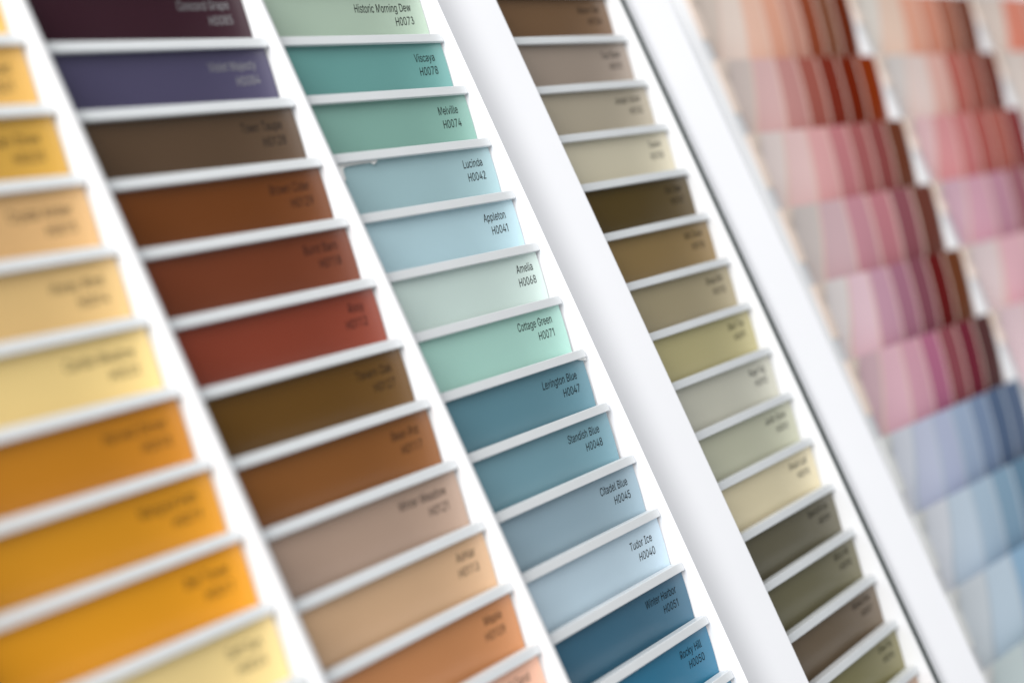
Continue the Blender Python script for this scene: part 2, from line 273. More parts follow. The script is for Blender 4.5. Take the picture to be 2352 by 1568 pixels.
# ------------------------------------------------------------------ lettering
GLYPHS = json.loads('{" ":[188],"0":[453,[227,50,245,51,261,56,276,63,290,74,303,87,313,103,323,122,330,144,336,168,340,194,343,223,344,254,343,285,340,314,336,341,330,365,323,387,313,405,303,422,290,435,276,446,261,453,245,458,227,460,209,458,192,453,177,446,163,435,151,422,140,405,131,387,123,365,117,341,113,314,110,285,109,254,110,223,113,194,117,168,123,144,131,122,140,103,151,87,163,74,177,63,192,56,209,51],[227,-7,199,-5,174,1,151,11,130,24,111,41,95,62,80,86,69,113,60,144,53,178,49,214,48,254,49,294,53,330,60,364,69,395,81,422,95,447,112,467,130,484,151,498,174,508,200,514,227,516,254,514,279,508,302,498,323,484,342,467,358,447,372,422,384,395,393,364,400,330,404,294,405,254,404,214,400,178,393,144,384,113,373,86,359,62,342,41,323,24,302,11,279,1,254,-5]],"1":[413,[236,509,236,0,172,0,172,448,46,358,46,427,158,509]],"2":[453,[64,0,64,47,234,229,282,282,291,294,299,305,305,316,311,327,315,337,318,348,320,360,320,371,319,385,317,397,313,408,308,419,301,428,293,436,283,443,273,449,262,454,250,457,237,459,224,460,209,459,196,457,184,453,172,447,162,441,153,433,145,424,139,413,134,402,130,390,128,376,127,362,66,362,67,384,71,405,77,424,86,442,98,459,111,473,126,486,143,496,162,505,182,511,203,514,225,516,247,514,268,511,288,505,306,497,323,486,337,474,350,461,361,445,370,428,376,411,380,392,381,372,380,358,378,345,375,331,371,318,365,304,357,290,347,275,336,259,322,241,306,223,288,202,267,180,153,60,153,57,389,57,389,0]],"3":[440,[86,415,101,448,124,476,154,496,189,507,226,508,261,500,293,481,318,455,335,423,342,388,338,353,325,319,303,291,273,270,297,266,336,242,366,209,384,170,388,129,377,88,354,52,320,22,276,2,228,-7,179,-4,133,11,94,36,65,69,48,108,104,120,117,95,139,74,168,59,202,52,237,52,270,61,298,78,318,99,329,125,329,152,318,177,297,199,269,215,236,224,185,224,185,278,225,314,245,321,263,333,276,350,283,370,283,391,277,411,265,429,248,442,228,449,206,451,184,446,166,435,151,419,142,400]],"4":[453,[282,0,282,121,282,146,282,318,343,318,343,0],[40,105,40,158,247,509,311,509,109,166,109,163,413,163,413,105]],"5":[453,[221,-7,199,-6,178,-2,159,3,140,11,123,21,108,32,94,45,83,60,73,76,66,93,62,111,60,130,122,130,124,119,127,108,132,98,138,89,145,80,154,73,163,66,173,60,184,56,196,52,208,50,221,50,236,51,250,53,264,58,276,64,288,72,298,82,307,92,314,104,320,117,324,131,327,146,328,162,327,178,324,193,320,208,314,221,306,233,297,244,286,254,275,262,262,269,248,273,233,276,218,277,205,276,192,275,180,272,167,268,156,264,145,258,136,252,128,246,67,253,96,509,366,509,366,452,151,452,134,301,136,301,145,308,155,315,166,320,178,325,190,329,203,331,216,333,229,334,247,333,263,330,279,326,294,321,308,314,321,306,334,296,345,285,355,273,364,260,372,246,379,231,384,215,388,199,390,181,391,163,390,139,385,117,379,95,369,76,357,57,343,41,327,27,309,15,289,6,268,-1,245,-5]],"6":[453,[226,48,241,49,254,52,267,56,279,63,289,70,299,79,307,90,314,101,320,114,324,128,327,142,327,157,327,173,324,187,320,201,314,213,307,225,299,235,289,244,279,251,267,258,254,262,241,264,226,265,212,264,198,262,186,258,174,252,163,244,153,235,145,225,138,214,132,201,128,188,126,174,125,158,126,143,128,128,132,114,138,102,145,90,153,79,163,70,174,63,186,56,198,52,212,49],[226,-7,203,-5,182,-1,161,5,142,15,125,26,109,40,96,56,84,74,75,94,69,115,65,138,64,162,65,180,68,199,73,219,80,239,89,261,102,285,118,311,137,340,252,509,322,509,151,261,145,261,165,288,196,307,205,310,214,312,224,314,235,314,257,313,278,309,298,303,316,295,332,284,346,271,359,257,370,240,378,221,384,201,388,180,389,157,388,134,384,112,377,92,368,73,356,55,343,39,327,26,310,14,291,5,271,-2,249,-6]],"7":[453,[97,0,323,452,62,452,62,509,391,509,391,449,165,0]],"8":[453,[226,290,239,290,252,292,263,296,274,300,284,306,293,313,300,321,307,330,312,341,316,351,318,363,319,376,318,388,316,399,313,410,308,420,301,429,294,437,285,444,275,449,264,454,252,457,240,459,226,460,213,459,200,457,188,454,177,449,167,444,159,437,151,429,145,420,139,410,136,399,134,388,133,376,134,363,136,351,139,341,145,330,151,321,159,313,168,306,178,300,189,296,201,292,213,290],[226,49,243,50,258,52,272,55,285,60,296,66,307,74,315,82,323,91,329,102,333,113,336,126,337,139,336,152,333,165,329,177,322,189,314,199,305,208,295,216,283,223,270,228,256,232,242,234,226,235,211,234,196,232,182,228,169,223,157,216,147,208,138,199,130,189,123,177,119,165,116,152,115,139,116,126,119,113,123,102,129,91,136,82,145,74,156,66,167,60,180,55,195,52,210,50],[226,-7,201,-6,178,-2,156,3,136,11,117,21,101,33,86,47,74,62,64,78,57,96,53,115,52,135,53,151,55,166,59,181,65,195,72,208,81,220,90,231,101,241,113,249,125,256,139,261,153,265,153,267,135,273,119,282,105,293,93,308,83,324,76,342,72,360,70,380,72,399,75,417,82,434,90,450,101,464,114,477,129,488,146,498,164,506,184,511,204,514,226,516,248,514,269,511,288,506,306,498,323,488,337,477,350,464,361,450,370,434,377,417,380,399,382,380,380,361,376,342,369,324,359,308,347,293,333,282,318,273,300,267,300,265,314,261,327,256,339,249,351,241,362,231,372,220,380,208,387,195,393,181,397,166,400,151,401,135,399,115,395,96,388,78,378,62,366,47,352,33,335,21,317,11,296,3,275,-2,251,-6]],"9":[453,[226,460,212,459,199,457,186,452,174,446,163,438,154,429,145,419,138,407,133,395,129,381,126,367,125,352,126,336,129,322,133,308,138,295,145,284,154,274,163,265,174,257,186,251,199,247,212,244,226,243,240,244,254,247,267,251,279,257,289,265,299,273,307,284,314,295,320,308,324,321,327,335,327,350,327,366,324,381,320,394,314,407,307,419,299,429,290,438,279,446,267,452,254,457,241,459],[226,516,249,514,271,510,291,503,310,494,328,482,343,468,356,452,368,434,377,414,384,393,388,371,389,347,388,328,385,309,380,290,373,270,363,248,350,224,334,197,315,168,200,0,130,0,301,248,307,248,287,221,257,202,248,199,238,196,228,195,218,195,195,196,175,199,155,206,137,214,121,225,106,237,94,252,83,269,74,287,68,307,65,329,64,352,65,375,69,397,75,417,85,436,96,454,110,469,125,483,143,494,162,504,182,510,203,514]],"A":[480,[110,142,110,199,370,199,370,142],[16,0,201,509,276,509,463,0,395,0,287,302,264,372,232,478,245,478,213,371,191,302,85,0]],"B":[456,[125,285,238,285,252,286,265,288,277,291,288,296,299,302,308,309,316,317,323,326,329,337,333,348,335,359,336,372,334,388,330,403,323,417,313,429,299,439,283,446,263,450,240,452,125,452],[125,57,245,57,272,58,296,63,315,70,330,80,341,92,349,105,354,120,355,137,355,149,352,161,348,173,342,184,335,194,327,203,317,211,306,218,293,224,279,228,264,230,248,231,125,231],[60,0,60,509,241,509,266,508,289,504,310,499,329,491,345,481,359,469,371,456,381,442,388,426,394,410,397,392,398,374,397,358,395,344,392,331,387,320,380,310,373,301,365,293,356,286,347,280,336,275,326,270,315,267,315,262,327,261,339,257,351,252,363,245,374,237,385,227,394,216,402,203,409,189,414,173,417,155,418,136,417,117,413,100,408,83,400,67,390,52,377,39,362,28,344,18,324,10,301,4,275,1,247,0]],"C":[510,[267,-7,235,-5,205,1,177,11,150,25,126,42,104,63,86,88,70,115,57,146,48,179,42,215,40,254,42,293,48,329,57,362,70,393,86,421,104,445,126,466,150,484,177,498,205,508,235,514,267,516,286,515,305,513,323,509,340,504,357,498,373,490,388,481,402,471,415,460,427,447,438,433,448,418,456,402,463,385,469,367,473,348,408,348,405,361,401,373,395,384,389,395,382,404,375,413,366,421,357,428,348,435,337,440,327,445,315,449,304,452,292,454,280,455,267,456,245,454,223,450,203,443,184,432,166,419,150,403,137,385,125,364,116,340,109,314,105,285,103,254,105,223,109,194,116,168,125,145,137,123,151,105,166,89,184,76,203,66,223,59,245,54,267,53,280,53,292,55,304,57,315,60,327,64,337,69,348,74,357,81,366,88,375,96,382,105,389,114,395,125,401,136,405,148,408,160,473,160,469,142,463,124,457,107,448,91,438,76,428,62,416,49,402,38,388,28,373,19,357,11,341,5,323,0,305,-4,286,-6]],"D":[502,[125,509,125,0,60,0,60,509],[219,0,96,0,96,57,215,57,244,58,272,63,296,70,318,81,337,94,354,110,368,128,379,149,388,172,394,198,398,226,399,255,398,285,394,312,388,337,379,361,368,381,354,399,338,415,320,428,299,438,275,446,249,450,221,452,93,452,93,509,225,509,261,507,294,501,325,492,353,478,377,461,399,441,418,418,433,391,446,361,455,329,460,293,462,255,460,217,455,181,446,149,433,119,417,92,398,68,376,48,351,31,322,17,291,8,256,2]],"E":[419,[60,0,60,509,372,509,372,452,125,452,125,286,355,286,355,229,125,229,125,57,375,57,375,0]],"F":[410,[60,0,60,509,369,509,369,452,125,452,125,278,346,278,346,221,125,221,125,0]],"G":[520,[269,-7,236,-5,205,1,176,11,149,25,125,43,104,64,85,88,69,116,57,146,47,179,42,215,40,254,42,293,47,329,57,362,69,393,85,421,103,445,125,466,149,484,175,498,203,508,233,514,265,516,285,515,304,513,322,509,340,504,358,497,374,489,389,480,403,469,416,458,429,445,439,431,449,416,458,401,465,384,470,367,474,349,408,349,404,361,399,372,393,383,387,393,380,403,373,411,365,420,356,427,347,434,337,439,326,444,315,448,304,452,291,454,279,455,265,456,243,454,222,450,202,443,183,432,166,419,150,404,137,385,125,364,116,340,109,314,105,285,103,254,105,223,109,194,116,168,125,145,137,124,151,105,166,90,184,76,203,66,224,59,246,54,269,53,290,54,309,57,328,63,345,71,360,81,374,93,386,107,396,123,404,141,410,160,414,180,415,202,434,199,283,199,283,256,478,256,478,200,476,170,471,141,463,115,451,91,436,69,419,50,399,33,377,19,352,8,326,0,298,-5]],"H":[517,[60,0,60,509,125,509,125,289,392,289,392,509,457,509,457,0,392,0,392,232,125,232,125,0]],"I":[301,[31,0,31,57,118,57,118,452,31,452,31,509,269,509,269,452,183,452,183,57,269,57,269,0]],"J":[396,[185,-7,153,-4,124,3,98,15,75,33,57,55,44,81,36,111,33,145,33,173,98,173,98,145,99,123,104,104,111,88,122,74,134,64,149,56,166,51,185,50,204,51,220,56,235,64,248,74,258,88,266,104,270,123,272,145,272,509,336,509,336,145,334,111,326,81,313,55,294,33,271,15,246,3,217,-4]],"L":[393,[60,0,60,509,125,509,125,57,361,57,361,0]],"M":[628,[60,0,60,509,152,509,277,187,287,159,299,123,311,84,322,49,307,49,318,83,330,121,342,158,352,187,476,509,568,509,568,0,504,0,504,291,504,327,505,369,506,413,507,457,513,457,498,409,482,363,467,322,456,291,342,0,286,0,170,291,159,321,145,361,129,408,112,457,119,457,120,416,121,372,122,328,122,291,122,0]],"N":[523,[60,0,60,509,136,509,343,183,363,151,388,107,414,55,405,54,401,108,399,157,399,195,399,509,463,509,463,0,387,0,202,290,177,331,148,381,108,452,119,454,122,384,124,328,125,291,125,0]],"O":[533,[267,53,289,54,310,59,330,66,349,76,367,89,383,105,396,123,408,144,418,168,425,194,429,223,430,254,429,286,425,314,418,341,408,365,396,386,383,404,367,420,349,433,330,443,310,450,289,454,267,456,245,454,223,450,203,443,184,433,167,420,151,404,137,385,125,364,116,340,109,314,105,285,103,254,105,223,109,194,116,168,125,144,137,123,151,105,167,89,184,76,203,66,223,59,245,54],[267,-7,235,-5,205,1,177,11,150,25,126,42,105,63,86,88,70,115,57,146,48,179,42,215,40,254,42,293,48,329,57,362,70,393,86,421,105,445,126,466,150,484,177,498,205,508,235,514,267,516,299,514,329,508,357,498,384,484,408,466,429,445,448,421,464,393,477,362,486,329,491,293,493,254,491,215,486,179,477,146,464,115,448,88,429,63,408,42,384,25,357,11,329,1,299,-5]],"P":[445,[60,0,60,509,235,509,263,507,289,503,312,497,332,487,350,476,366,462,379,447,390,430,398,411,404,391,407,370,409,348,407,325,404,304,398,284,390,265,379,248,366,233,350,219,332,207,312,198,289,191,263,187,235,186,109,186,109,242,233,242,252,243,269,246,284,250,297,256,308,264,318,272,327,282,333,294,338,306,342,319,344,333,344,348,344,362,342,376,338,389,333,402,326,413,318,423,308,431,297,439,284,444,268,449,251,451,232,452,125,452,125,0]],"R":[449,[60,0,60,509,236,509,264,507,290,504,313,497,333,489,351,478,367,465,380,450,390,433,399,415,405,395,408,374,409,352,408,330,405,309,399,290,390,271,380,255,367,240,351,228,333,217,312,209,289,203,264,199,236,198,96,198,96,255,234,255,252,256,269,258,284,262,298,267,309,273,319,281,327,290,334,300,339,312,342,324,344,338,345,352,344,367,342,380,339,393,334,405,327,415,319,425,309,433,298,440,284,445,269,449,252,451,233,452,125,452,125,0],[353,0,230,229,303,229,428,0]],"S":[447,[224,-9,197,-8,172,-4,149,1,128,9,108,19,91,31,76,45,64,60,54,77,46,96,41,115,38,137,104,137,107,123,110,110,116,98,123,88,132,79,142,71,154,64,166,59,180,55,194,52,209,50,224,49,241,50,257,52,272,55,286,60,299,66,311,74,321,82,329,92,336,102,341,114,345,126,346,139,345,151,342,161,338,171,332,179,325,186,316,193,307,199,296,205,245,222,184,239,154,249,128,260,105,274,86,289,71,307,60,326,54,348,52,372,53,393,58,413,65,431,75,448,87,463,102,476,119,488,138,498,158,506,180,511,203,514,227,516,252,514,275,511,296,505,316,498,334,488,351,476,365,463,377,449,387,433,394,415,399,397,401,378,337,378,334,396,326,412,316,426,302,437,286,447,267,453,247,457,225,459,209,458,194,456,180,452,167,448,156,442,145,435,136,427,129,418,123,409,118,398,116,387,115,376,116,363,119,352,124,342,131,334,139,326,148,319,158,313,169,308,212,293,264,279,312,264,324,258,336,252,347,245,359,238,369,229,379,220,387,209,395,198,401,185,405,171,407,155,408,139,407,118,403,99,396,81,386,64,374,48,360,34,343,21,323,11,302,2,278,-4,252,-8]],"T":[449,[32,452,32,509,417,509,417,452,257,452,257,0,193,0,193,452]],"V":[480,[204,0,16,509,84,509,192,206,215,137,248,31,235,31,267,138,290,206,395,509,463,509,278,0]],"W":[686,[155,0,16,509,82,509,163,196,175,145,187,94,197,40,189,40,200,94,211,145,224,196,306,509,380,509,462,196,474,145,486,94,497,40,488,40,499,94,510,145,523,196,603,509,670,509,530,0,455,0,368,323,351,391,336,475,350,475,335,395,318,323,230,0]],"Y":[472,[203,0,203,208,16,509,91,509,192,344,222,292,250,230,224,230,251,293,280,344,381,509,455,509,268,208,268,0]],"a":[389,[170,45,187,46,202,49,216,53,228,59,239,66,248,74,257,83,263,93,269,104,272,115,275,126,276,138,276,190,259,182,231,176,200,171,175,168,134,159,125,155,117,150,110,145,103,139,98,132,95,124,93,115,92,105,92,95,94,87,98,79,102,72,107,66,114,61,121,56,130,52,139,49,149,47,159,46],[160,-9,142,-8,126,-5,110,-1,94,5,80,12,68,22,57,32,48,45,40,58,35,73,31,90,30,108,31,123,34,138,38,150,43,161,50,171,58,179,67,187,78,193,89,199,100,203,112,207,125,211,178,220,234,227,265,235,276,255,276,257,275,268,273,279,271,288,267,297,262,304,256,311,248,317,240,322,230,326,220,329,208,330,196,331,183,330,171,329,159,326,149,322,118,301,100,274,41,291,48,308,57,322,67,335,79,346,91,355,104,364,118,370,133,375,148,379,163,382,179,384,194,384,239,379,251,376,263,372,275,367,286,360,296,353,306,343,315,333,322,320,329,306,333,290,336,272,337,251,337,0,277,0,277,52,272,52,252,25,244,18,236,12,226,6,215,1,203,-3,190,-6,176,-8]],"b":[424,[220,47,237,48,253,51,267,57,279,66,291,76,301,88,309,101,316,117,321,133,325,151,327,170,328,189,327,209,325,227,321,245,316,261,309,276,301,290,291,301,280,311,267,319,253,325,237,329,220,330,203,329,188,325,174,320,161,312,150,302,140,291,132,278,125,263,120,247,116,229,113,210,113,189,113,169,116,150,120,132,125,115,132,100,140,86,150,75,162,65,174,57,188,51,204,48],[229,-8,213,-7,198,-5,184,-1,172,4,162,10,153,17,145,24,138,31,118,59,112,59,112,0,53,0,53,509,114,509,114,319,118,319,137,346,144,353,152,360,161,367,171,373,183,378,197,381,212,384,229,384,252,383,274,378,294,371,313,361,330,347,345,332,359,313,370,293,379,270,385,245,389,218,390,189,389,160,385,133,379,108,370,84,359,64,346,45,330,29,313,16,294,5,274,-2,252,-7]],"c":[396,[207,-8,182,-7,159,-2,137,6,117,16,98,30,82,46,68,64,56,85,46,108,40,133,36,159,34,187,36,216,40,243,46,268,56,291,68,312,82,330,98,346,117,360,137,371,159,378,182,383,207,384,221,384,234,383,247,380,260,377,272,373,284,368,295,362,305,356,315,349,324,341,332,332,340,322,347,312,353,301,358,289,362,277,303,262,290,289,270,311,242,325,207,330,189,329,173,325,158,319,145,310,134,300,124,287,115,274,108,258,103,242,99,224,97,206,96,187,97,169,99,151,103,134,108,117,115,102,124,89,134,76,145,66,158,57,173,51,189,48,207,46,243,52,271,66,292,89,304,117,363,102,359,90,354,78,348,67,341,56,334,46,325,37,316,29,306,21,296,15,285,9,273,4,261,-1,248,-4,235,-6,221,-8]],"d":[424,[205,47,221,48,236,51,250,57,263,65,274,75,284,86,293,100,299,115,305,132,309,150,311,169,312,189,311,210,309,229,305,247,300,263,293,278,284,291,275,302,263,312,251,320,237,325,221,329,205,330,187,329,172,325,157,319,145,311,133,301,124,290,115,276,108,261,103,245,99,227,97,209,96,189,97,170,99,151,103,133,109,117,115,101,124,88,134,76,145,66,158,57,172,51,188,48],[195,-8,172,-7,151,-2,130,5,111,16,94,29,79,45,66,64,55,84,46,108,39,133,35,160,34,189,35,218,39,245,46,270,55,293,66,313,79,332,95,347,112,361,131,371,151,378,173,383,196,384,213,384,228,381,241,378,253,373,263,367,272,360,280,353,287,346,306,319,311,319,311,509,372,509,372,0,313,0,313,59,307,59,287,31,280,24,272,17,263,10,252,4,241,-1,227,-5,212,-7]],"e":[404,[212,-8,185,-7,161,-2,138,6,117,16,98,30,82,46,68,64,56,85,46,108,40,132,35,159,34,187,35,215,39,242,46,267,55,290,67,311,81,329,97,346,115,359,135,370,157,378,180,383,205,384,221,384,236,382,251,379,266,374,280,368,294,361,307,351,319,341,331,329,341,315,350,299,357,282,363,263,368,242,370,219,371,194,371,169,96,169,97,157,100,139,104,122,110,106,118,92,128,80,139,70,151,61,165,55,179,50,195,47,212,46,224,47,234,48,244,50,254,53,263,56,271,61,278,66,285,73,292,80,297,88,302,96,306,105,365,91,360,77,353,63,345,51,335,39,324,29,311,19,298,11,283,4,266,-1,249,-5,231,-7],[310,221,307,237,303,254,298,269,291,282,283,294,273,305,263,314,250,321,237,326,222,329,205,330,189,329,173,326,159,321,146,313,135,304,125,294,116,282,109,270,103,256,99,241,97,226,97,221]],"f":[254,[228,379,228,327,6,327,6,379],[81,0,81,432,82,447,84,461,89,474,96,486,104,496,113,505,124,513,135,519,148,524,161,527,174,529,187,530,222,527,243,521,227,468,215,472,195,474,182,473,171,470,162,466,154,460,149,452,145,443,142,431,142,419,142,0]],"g":[425,[205,59,222,60,237,63,251,68,264,75,275,84,285,95,293,107,300,121,305,137,309,154,312,172,312,193,312,212,309,231,305,248,300,264,293,278,285,291,275,303,264,312,251,320,237,325,222,329,205,330,188,329,172,325,158,320,145,312,134,302,124,290,115,277,109,262,103,246,99,229,97,212,96,193,97,173,99,155,103,138,109,123,116,108,124,96,134,85,145,76,158,68,172,63,188,60],[207,-151,187,-150,168,-148,150,-144,134,-140,119,-134,105,-127,93,-119,82,-110,73,-101,64,-91,57,-80,51,-69,101,-41,122,-66,128,-72,136,-78,145,-83,154,-88,165,-92,178,-95,192,-97,207,-97,229,-96,249,-92,267,-85,282,-75,295,-62,304,-47,310,-28,311,-6,311,68,306,68,287,41,280,34,272,28,263,21,252,16,241,11,227,8,212,5,195,5,173,6,152,10,132,17,113,27,95,39,80,53,67,71,55,90,46,112,39,136,35,163,34,191,35,220,39,246,46,271,55,293,66,314,80,332,95,347,112,361,131,371,152,378,173,383,196,384,213,384,228,382,242,378,253,373,264,367,273,360,281,353,288,346,308,319,313,319,313,379,372,379,372,-9,371,-32,367,-54,360,-73,350,-90,338,-104,324,-117,308,-127,291,-136,271,-142,251,-147,229,-150]],"h":[410,[114,227,114,0,53,0,53,509,114,509,114,287,102,287,112,312,124,332,137,349,152,362,169,372,187,379,207,383,227,384,246,383,264,380,280,376,295,369,309,360,321,349,332,336,341,321,348,304,353,285,356,264,357,240,357,0,296,0,296,235,295,256,290,275,283,291,273,304,260,315,246,323,229,328,210,329,197,328,184,326,172,322,161,317,150,311,141,303,133,293,126,283,121,271,117,257,114,243]],"i":[167,[53,0,53,379,114,379,114,0],[84,443,75,444,67,446,60,449,54,455,48,461,44,468,42,475,41,483,42,491,44,499,48,506,54,512,60,517,67,521,75,523,84,524,92,523,100,521,107,517,114,512,119,506,123,499,126,491,126,483,126,475,123,468,119,461,114,455,107,449,100,446,92,444]],"j":[167,[53,379,114,379,114,-30,113,-47,111,-63,107,-77,102,-90,95,-102,86,-113,76,-122,65,-129,52,-135,37,-139,21,-142,4,-143,-10,-143,-10,-87,2,-87,14,-86,25,-83,34,-78,40,-72,46,-64,50,-54,52,-42,53,-29],[83,443,75,444,67,446,60,449,53,455,48,461,44,468,42,475,41,483,42,491,44,499,48,506,53,512,60,517,67,521,75,523,83,524,92,523,100,521,107,517,114,512,119,506,123,499,125,491,126,483,125,475,123,468,119,461,114,455,107,449,100,446,92,444]],"k":[381,[53,0,53,509,114,509,114,0],[110,137,110,212,121,212,284,379,360,379,184,199,177,199],[294,0,148,186,191,229,372,0]],"l":[189,[139,-2,119,-1,101,3,86,10,74,20,65,33,58,47,54,65,53,84,53,509,114,509,114,99,114,87,115,77,117,68,120,62,124,58,130,54,137,53,146,52,160,53,170,54,181,3,162,-1]],"m":[610,[53,0,53,379,112,379,112,295,108,295,112,310,118,323,125,335,132,346,141,355,151,363,161,370,172,376,183,380,195,384,207,386,219,386,239,385,257,380,273,372,287,361,299,347,309,331,316,314,321,295,312,295,317,308,322,321,329,332,337,343,347,353,357,361,368,369,381,375,394,380,407,383,422,385,437,386,453,385,468,383,483,378,497,372,510,364,522,354,532,342,541,328,548,313,553,296,556,276,557,255,557,0,496,0,496,254,494,273,490,289,483,302,473,313,460,321,447,326,433,329,419,330,406,330,395,328,384,324,374,320,365,314,358,307,351,299,345,290,341,280,338,270,336,259,335,247,335,0,274,0,274,260,273,275,269,288,262,301,253,311,242,320,229,326,215,329,199,330,188,330,178,328,168,325,158,320,148,314,140,307,132,299,126,289,121,278,117,266,114,253,114,238,114,0]],"n":[410,[114,227,114,0,53,0,53,379,112,379,112,287,102,287,112,312,124,332,137,349,152,362,169,372,187,379,207,383,227,384,246,383,264,380,280,376,295,369,309,360,321,349,332,336,341,321,348,304,353,285,356,264,357,240,357,0,296,0,296,235,295,256,290,275,283,291,273,304,260,315,246,323,229,328,210,329,197,328,184,326,172,322,161,317,150,311,141,303,133,293,126,283,121,271,117,257,114,243]],"o":[415,[207,46,226,48,242,51,257,57,270,66,282,76,292,89,300,102,307,117,312,134,316,151,318,169,319,187,318,206,316,224,312,242,307,258,300,274,292,287,282,300,270,310,257,319,242,325,226,329,207,330,189,329,173,325,158,319,145,310,134,300,124,287,115,274,108,258,103,242,99,224,97,206,96,187,97,169,99,151,103,134,108,117,115,102,124,89,134,76,145,66,158,57,173,51,189,48],[207,-8,182,-7,159,-2,137,6,117,16,98,30,82,46,68,64,56,85,46,108,40,133,36,159,34,187,36,216,40,243,46,268,56,291,68,312,82,330,98,346,117,360,137,371,159,378,182,383,207,384,233,383,256,378,278,371,299,360,317,346,333,330,347,312,359,291,369,268,376,243,380,216,381,187,380,159,376,133,369,108,359,85,347,64,333,46,317,30,299,16,278,6,256,-2,233,-7]],"p":[424,[220,47,237,48,253,51,267,57,279,66,291,76,301,88,309,101,316,117,321,133,325,151,327,170,328,189,327,209,325,227,321,245,316,261,309,276,301,290,291,301,280,311,267,319,253,325,237,329,220,330,203,329,188,325,174,320,161,312,150,302,140,291,132,278,125,263,120,247,116,229,113,210,113,189,113,169,116,150,120,132,125,115,132,100,140,86,150,75,162,65,174,57,188,51,204,48],[53,-143,53,379,112,379,112,319,118,319,137,346,144,353,152,360,161,367,171,373,183,378,197,381,212,384,229,384,252,383,274,378,294,371,313,361,330,347,345,332,359,313,370,293,379,270,385,245,389,218,390,189,389,160,385,133,379,108,370,84,359,64,346,45,330,29,313,16,294,5,274,-2,252,-7,229,-8,213,-7,198,-5,184,-1,173,4,162,10,153,17,145,24,138,31,118,59,114,59,114,-143]],"q":[424,[205,47,221,48,236,51,250,57,263,65,274,75,284,86,293,100,299,115,305,132,309,150,311,169,312,189,311,210,309,229,305,247,300,263,293,278,284,291,275,302,263,312,251,320,237,325,221,329,205,330,187,329,172,325,157,319,145,311,133,301,124,290,115,276,108,261,103,245,99,227,97,209,96,189,97,170,99,151,103,133,109,117,115,101,124,88,134,76,145,66,158,57,172,51,188,48],[372,-143,311,-143,311,59,306,59,287,31,280,24,272,17,263,10,252,4,241,-1,227,-5,212,-7,195,-8,172,-7,151,-2,130,5,111,16,94,29,79,45,66,64,55,84,46,108,39,133,35,160,34,189,35,218,39,245,46,270,55,293,66,313,79,332,95,347,112,361,131,371,151,378,173,383,196,384,213,384,228,381,241,378,253,373,263,367,272,360,280,353,287,346,307,319,313,319,313,379,372,379]],"r":[259,[53,0,53,379,112,379,112,321,115,321,122,335,130,347,140,358,152,367,166,375,181,380,196,384,213,385,229,384,243,384,243,322,230,324,207,326,194,325,182,323,170,319,159,315,149,309,140,301,132,293,126,284,121,273,117,262,114,250,114,237,114,0]],"s":[365,[182,-8,163,-7,145,-5,128,-2,112,3,98,10,84,18,72,27,62,38,53,50,45,63,40,78,36,94,94,107,99,92,105,79,114,69,124,60,136,54,150,49,165,46,181,45,200,46,217,50,232,55,244,62,255,71,262,81,267,91,268,103,267,112,265,121,260,129,254,136,246,142,237,147,225,151,212,155,149,170,125,177,104,186,87,196,72,208,61,222,53,237,48,255,47,274,48,290,51,305,57,319,65,332,75,343,87,354,100,363,115,370,131,377,149,381,167,384,187,384,206,384,223,381,239,378,254,372,267,366,279,358,290,349,299,339,307,328,314,316,319,303,324,290,268,277,264,288,258,298,251,307,243,316,232,323,219,328,205,331,187,333,171,332,156,329,143,324,131,317,121,308,114,299,110,289,109,277,110,267,112,258,117,250,124,243,133,237,144,232,157,227,172,223,229,209,254,202,275,194,292,183,306,171,317,158,325,142,330,125,331,107,330,90,326,75,321,61,312,47,302,35,290,24,276,15,260,6,242,0,223,-5,203,-7]],"t":[227,[204,379,204,327,6,327,6,379],[65,471,126,471,126,98,127,86,128,76,132,68,136,61,142,56,150,53,159,51,170,50,185,51,202,54,213,2,192,-3,168,-4,145,-3,125,2,107,10,92,21,80,35,72,52,67,71,65,93]],"u":[410,[182,-5,164,-4,146,-1,130,4,115,11,101,20,89,31,78,44,69,59,62,76,57,95,54,116,53,139,53,379,114,379,114,144,115,123,119,105,127,89,137,75,150,64,164,56,181,52,200,50,213,51,226,53,238,57,249,62,259,69,268,77,276,86,283,97,289,109,293,122,295,137,296,153,296,379,357,379,357,0,298,0,298,92,307,92,297,67,286,47,272,30,257,17,240,7,222,0,203,-4]],"v":[389,[163,0,17,379,84,379,165,155,187,87,206,21,184,21,203,87,224,155,305,379,371,379,226,0]],"w":[567,[138,0,23,379,87,379,133,214,154,137,175,41,165,41,186,135,206,214,252,379,316,379,362,214,382,136,402,41,391,41,413,135,434,214,480,379,545,379,429,0,368,0,319,172,305,225,291,280,277,338,291,338,277,280,263,225,248,172,199,0]],"x":[379,[21,0,171,218,171,171,29,379,100,379,147,306,179,253,207,206,175,206,202,253,233,306,282,379,352,379,209,169,209,214,358,0,287,0,231,85,200,136,173,182,205,182,178,136,148,85,91,0]],"y":[389,[47,-139,61,-86,71,-87,104,-89,111,-87,118,-84,124,-80,130,-74,136,-67,141,-58,146,-48,151,-36,163,-1,17,379,84,379,165,155,187,87,206,21,184,21,202,87,224,155,305,379,371,379,204,-58,198,-72,191,-85,184,-97,177,-107,168,-116,159,-124,150,-130,139,-136,128,-140,117,-143,104,-145,91,-145,65,-143]],"z":[380,[42,0,42,46,254,320,254,323,48,323,48,379,333,379,333,331,126,60,126,56,339,56,339,0]]}')
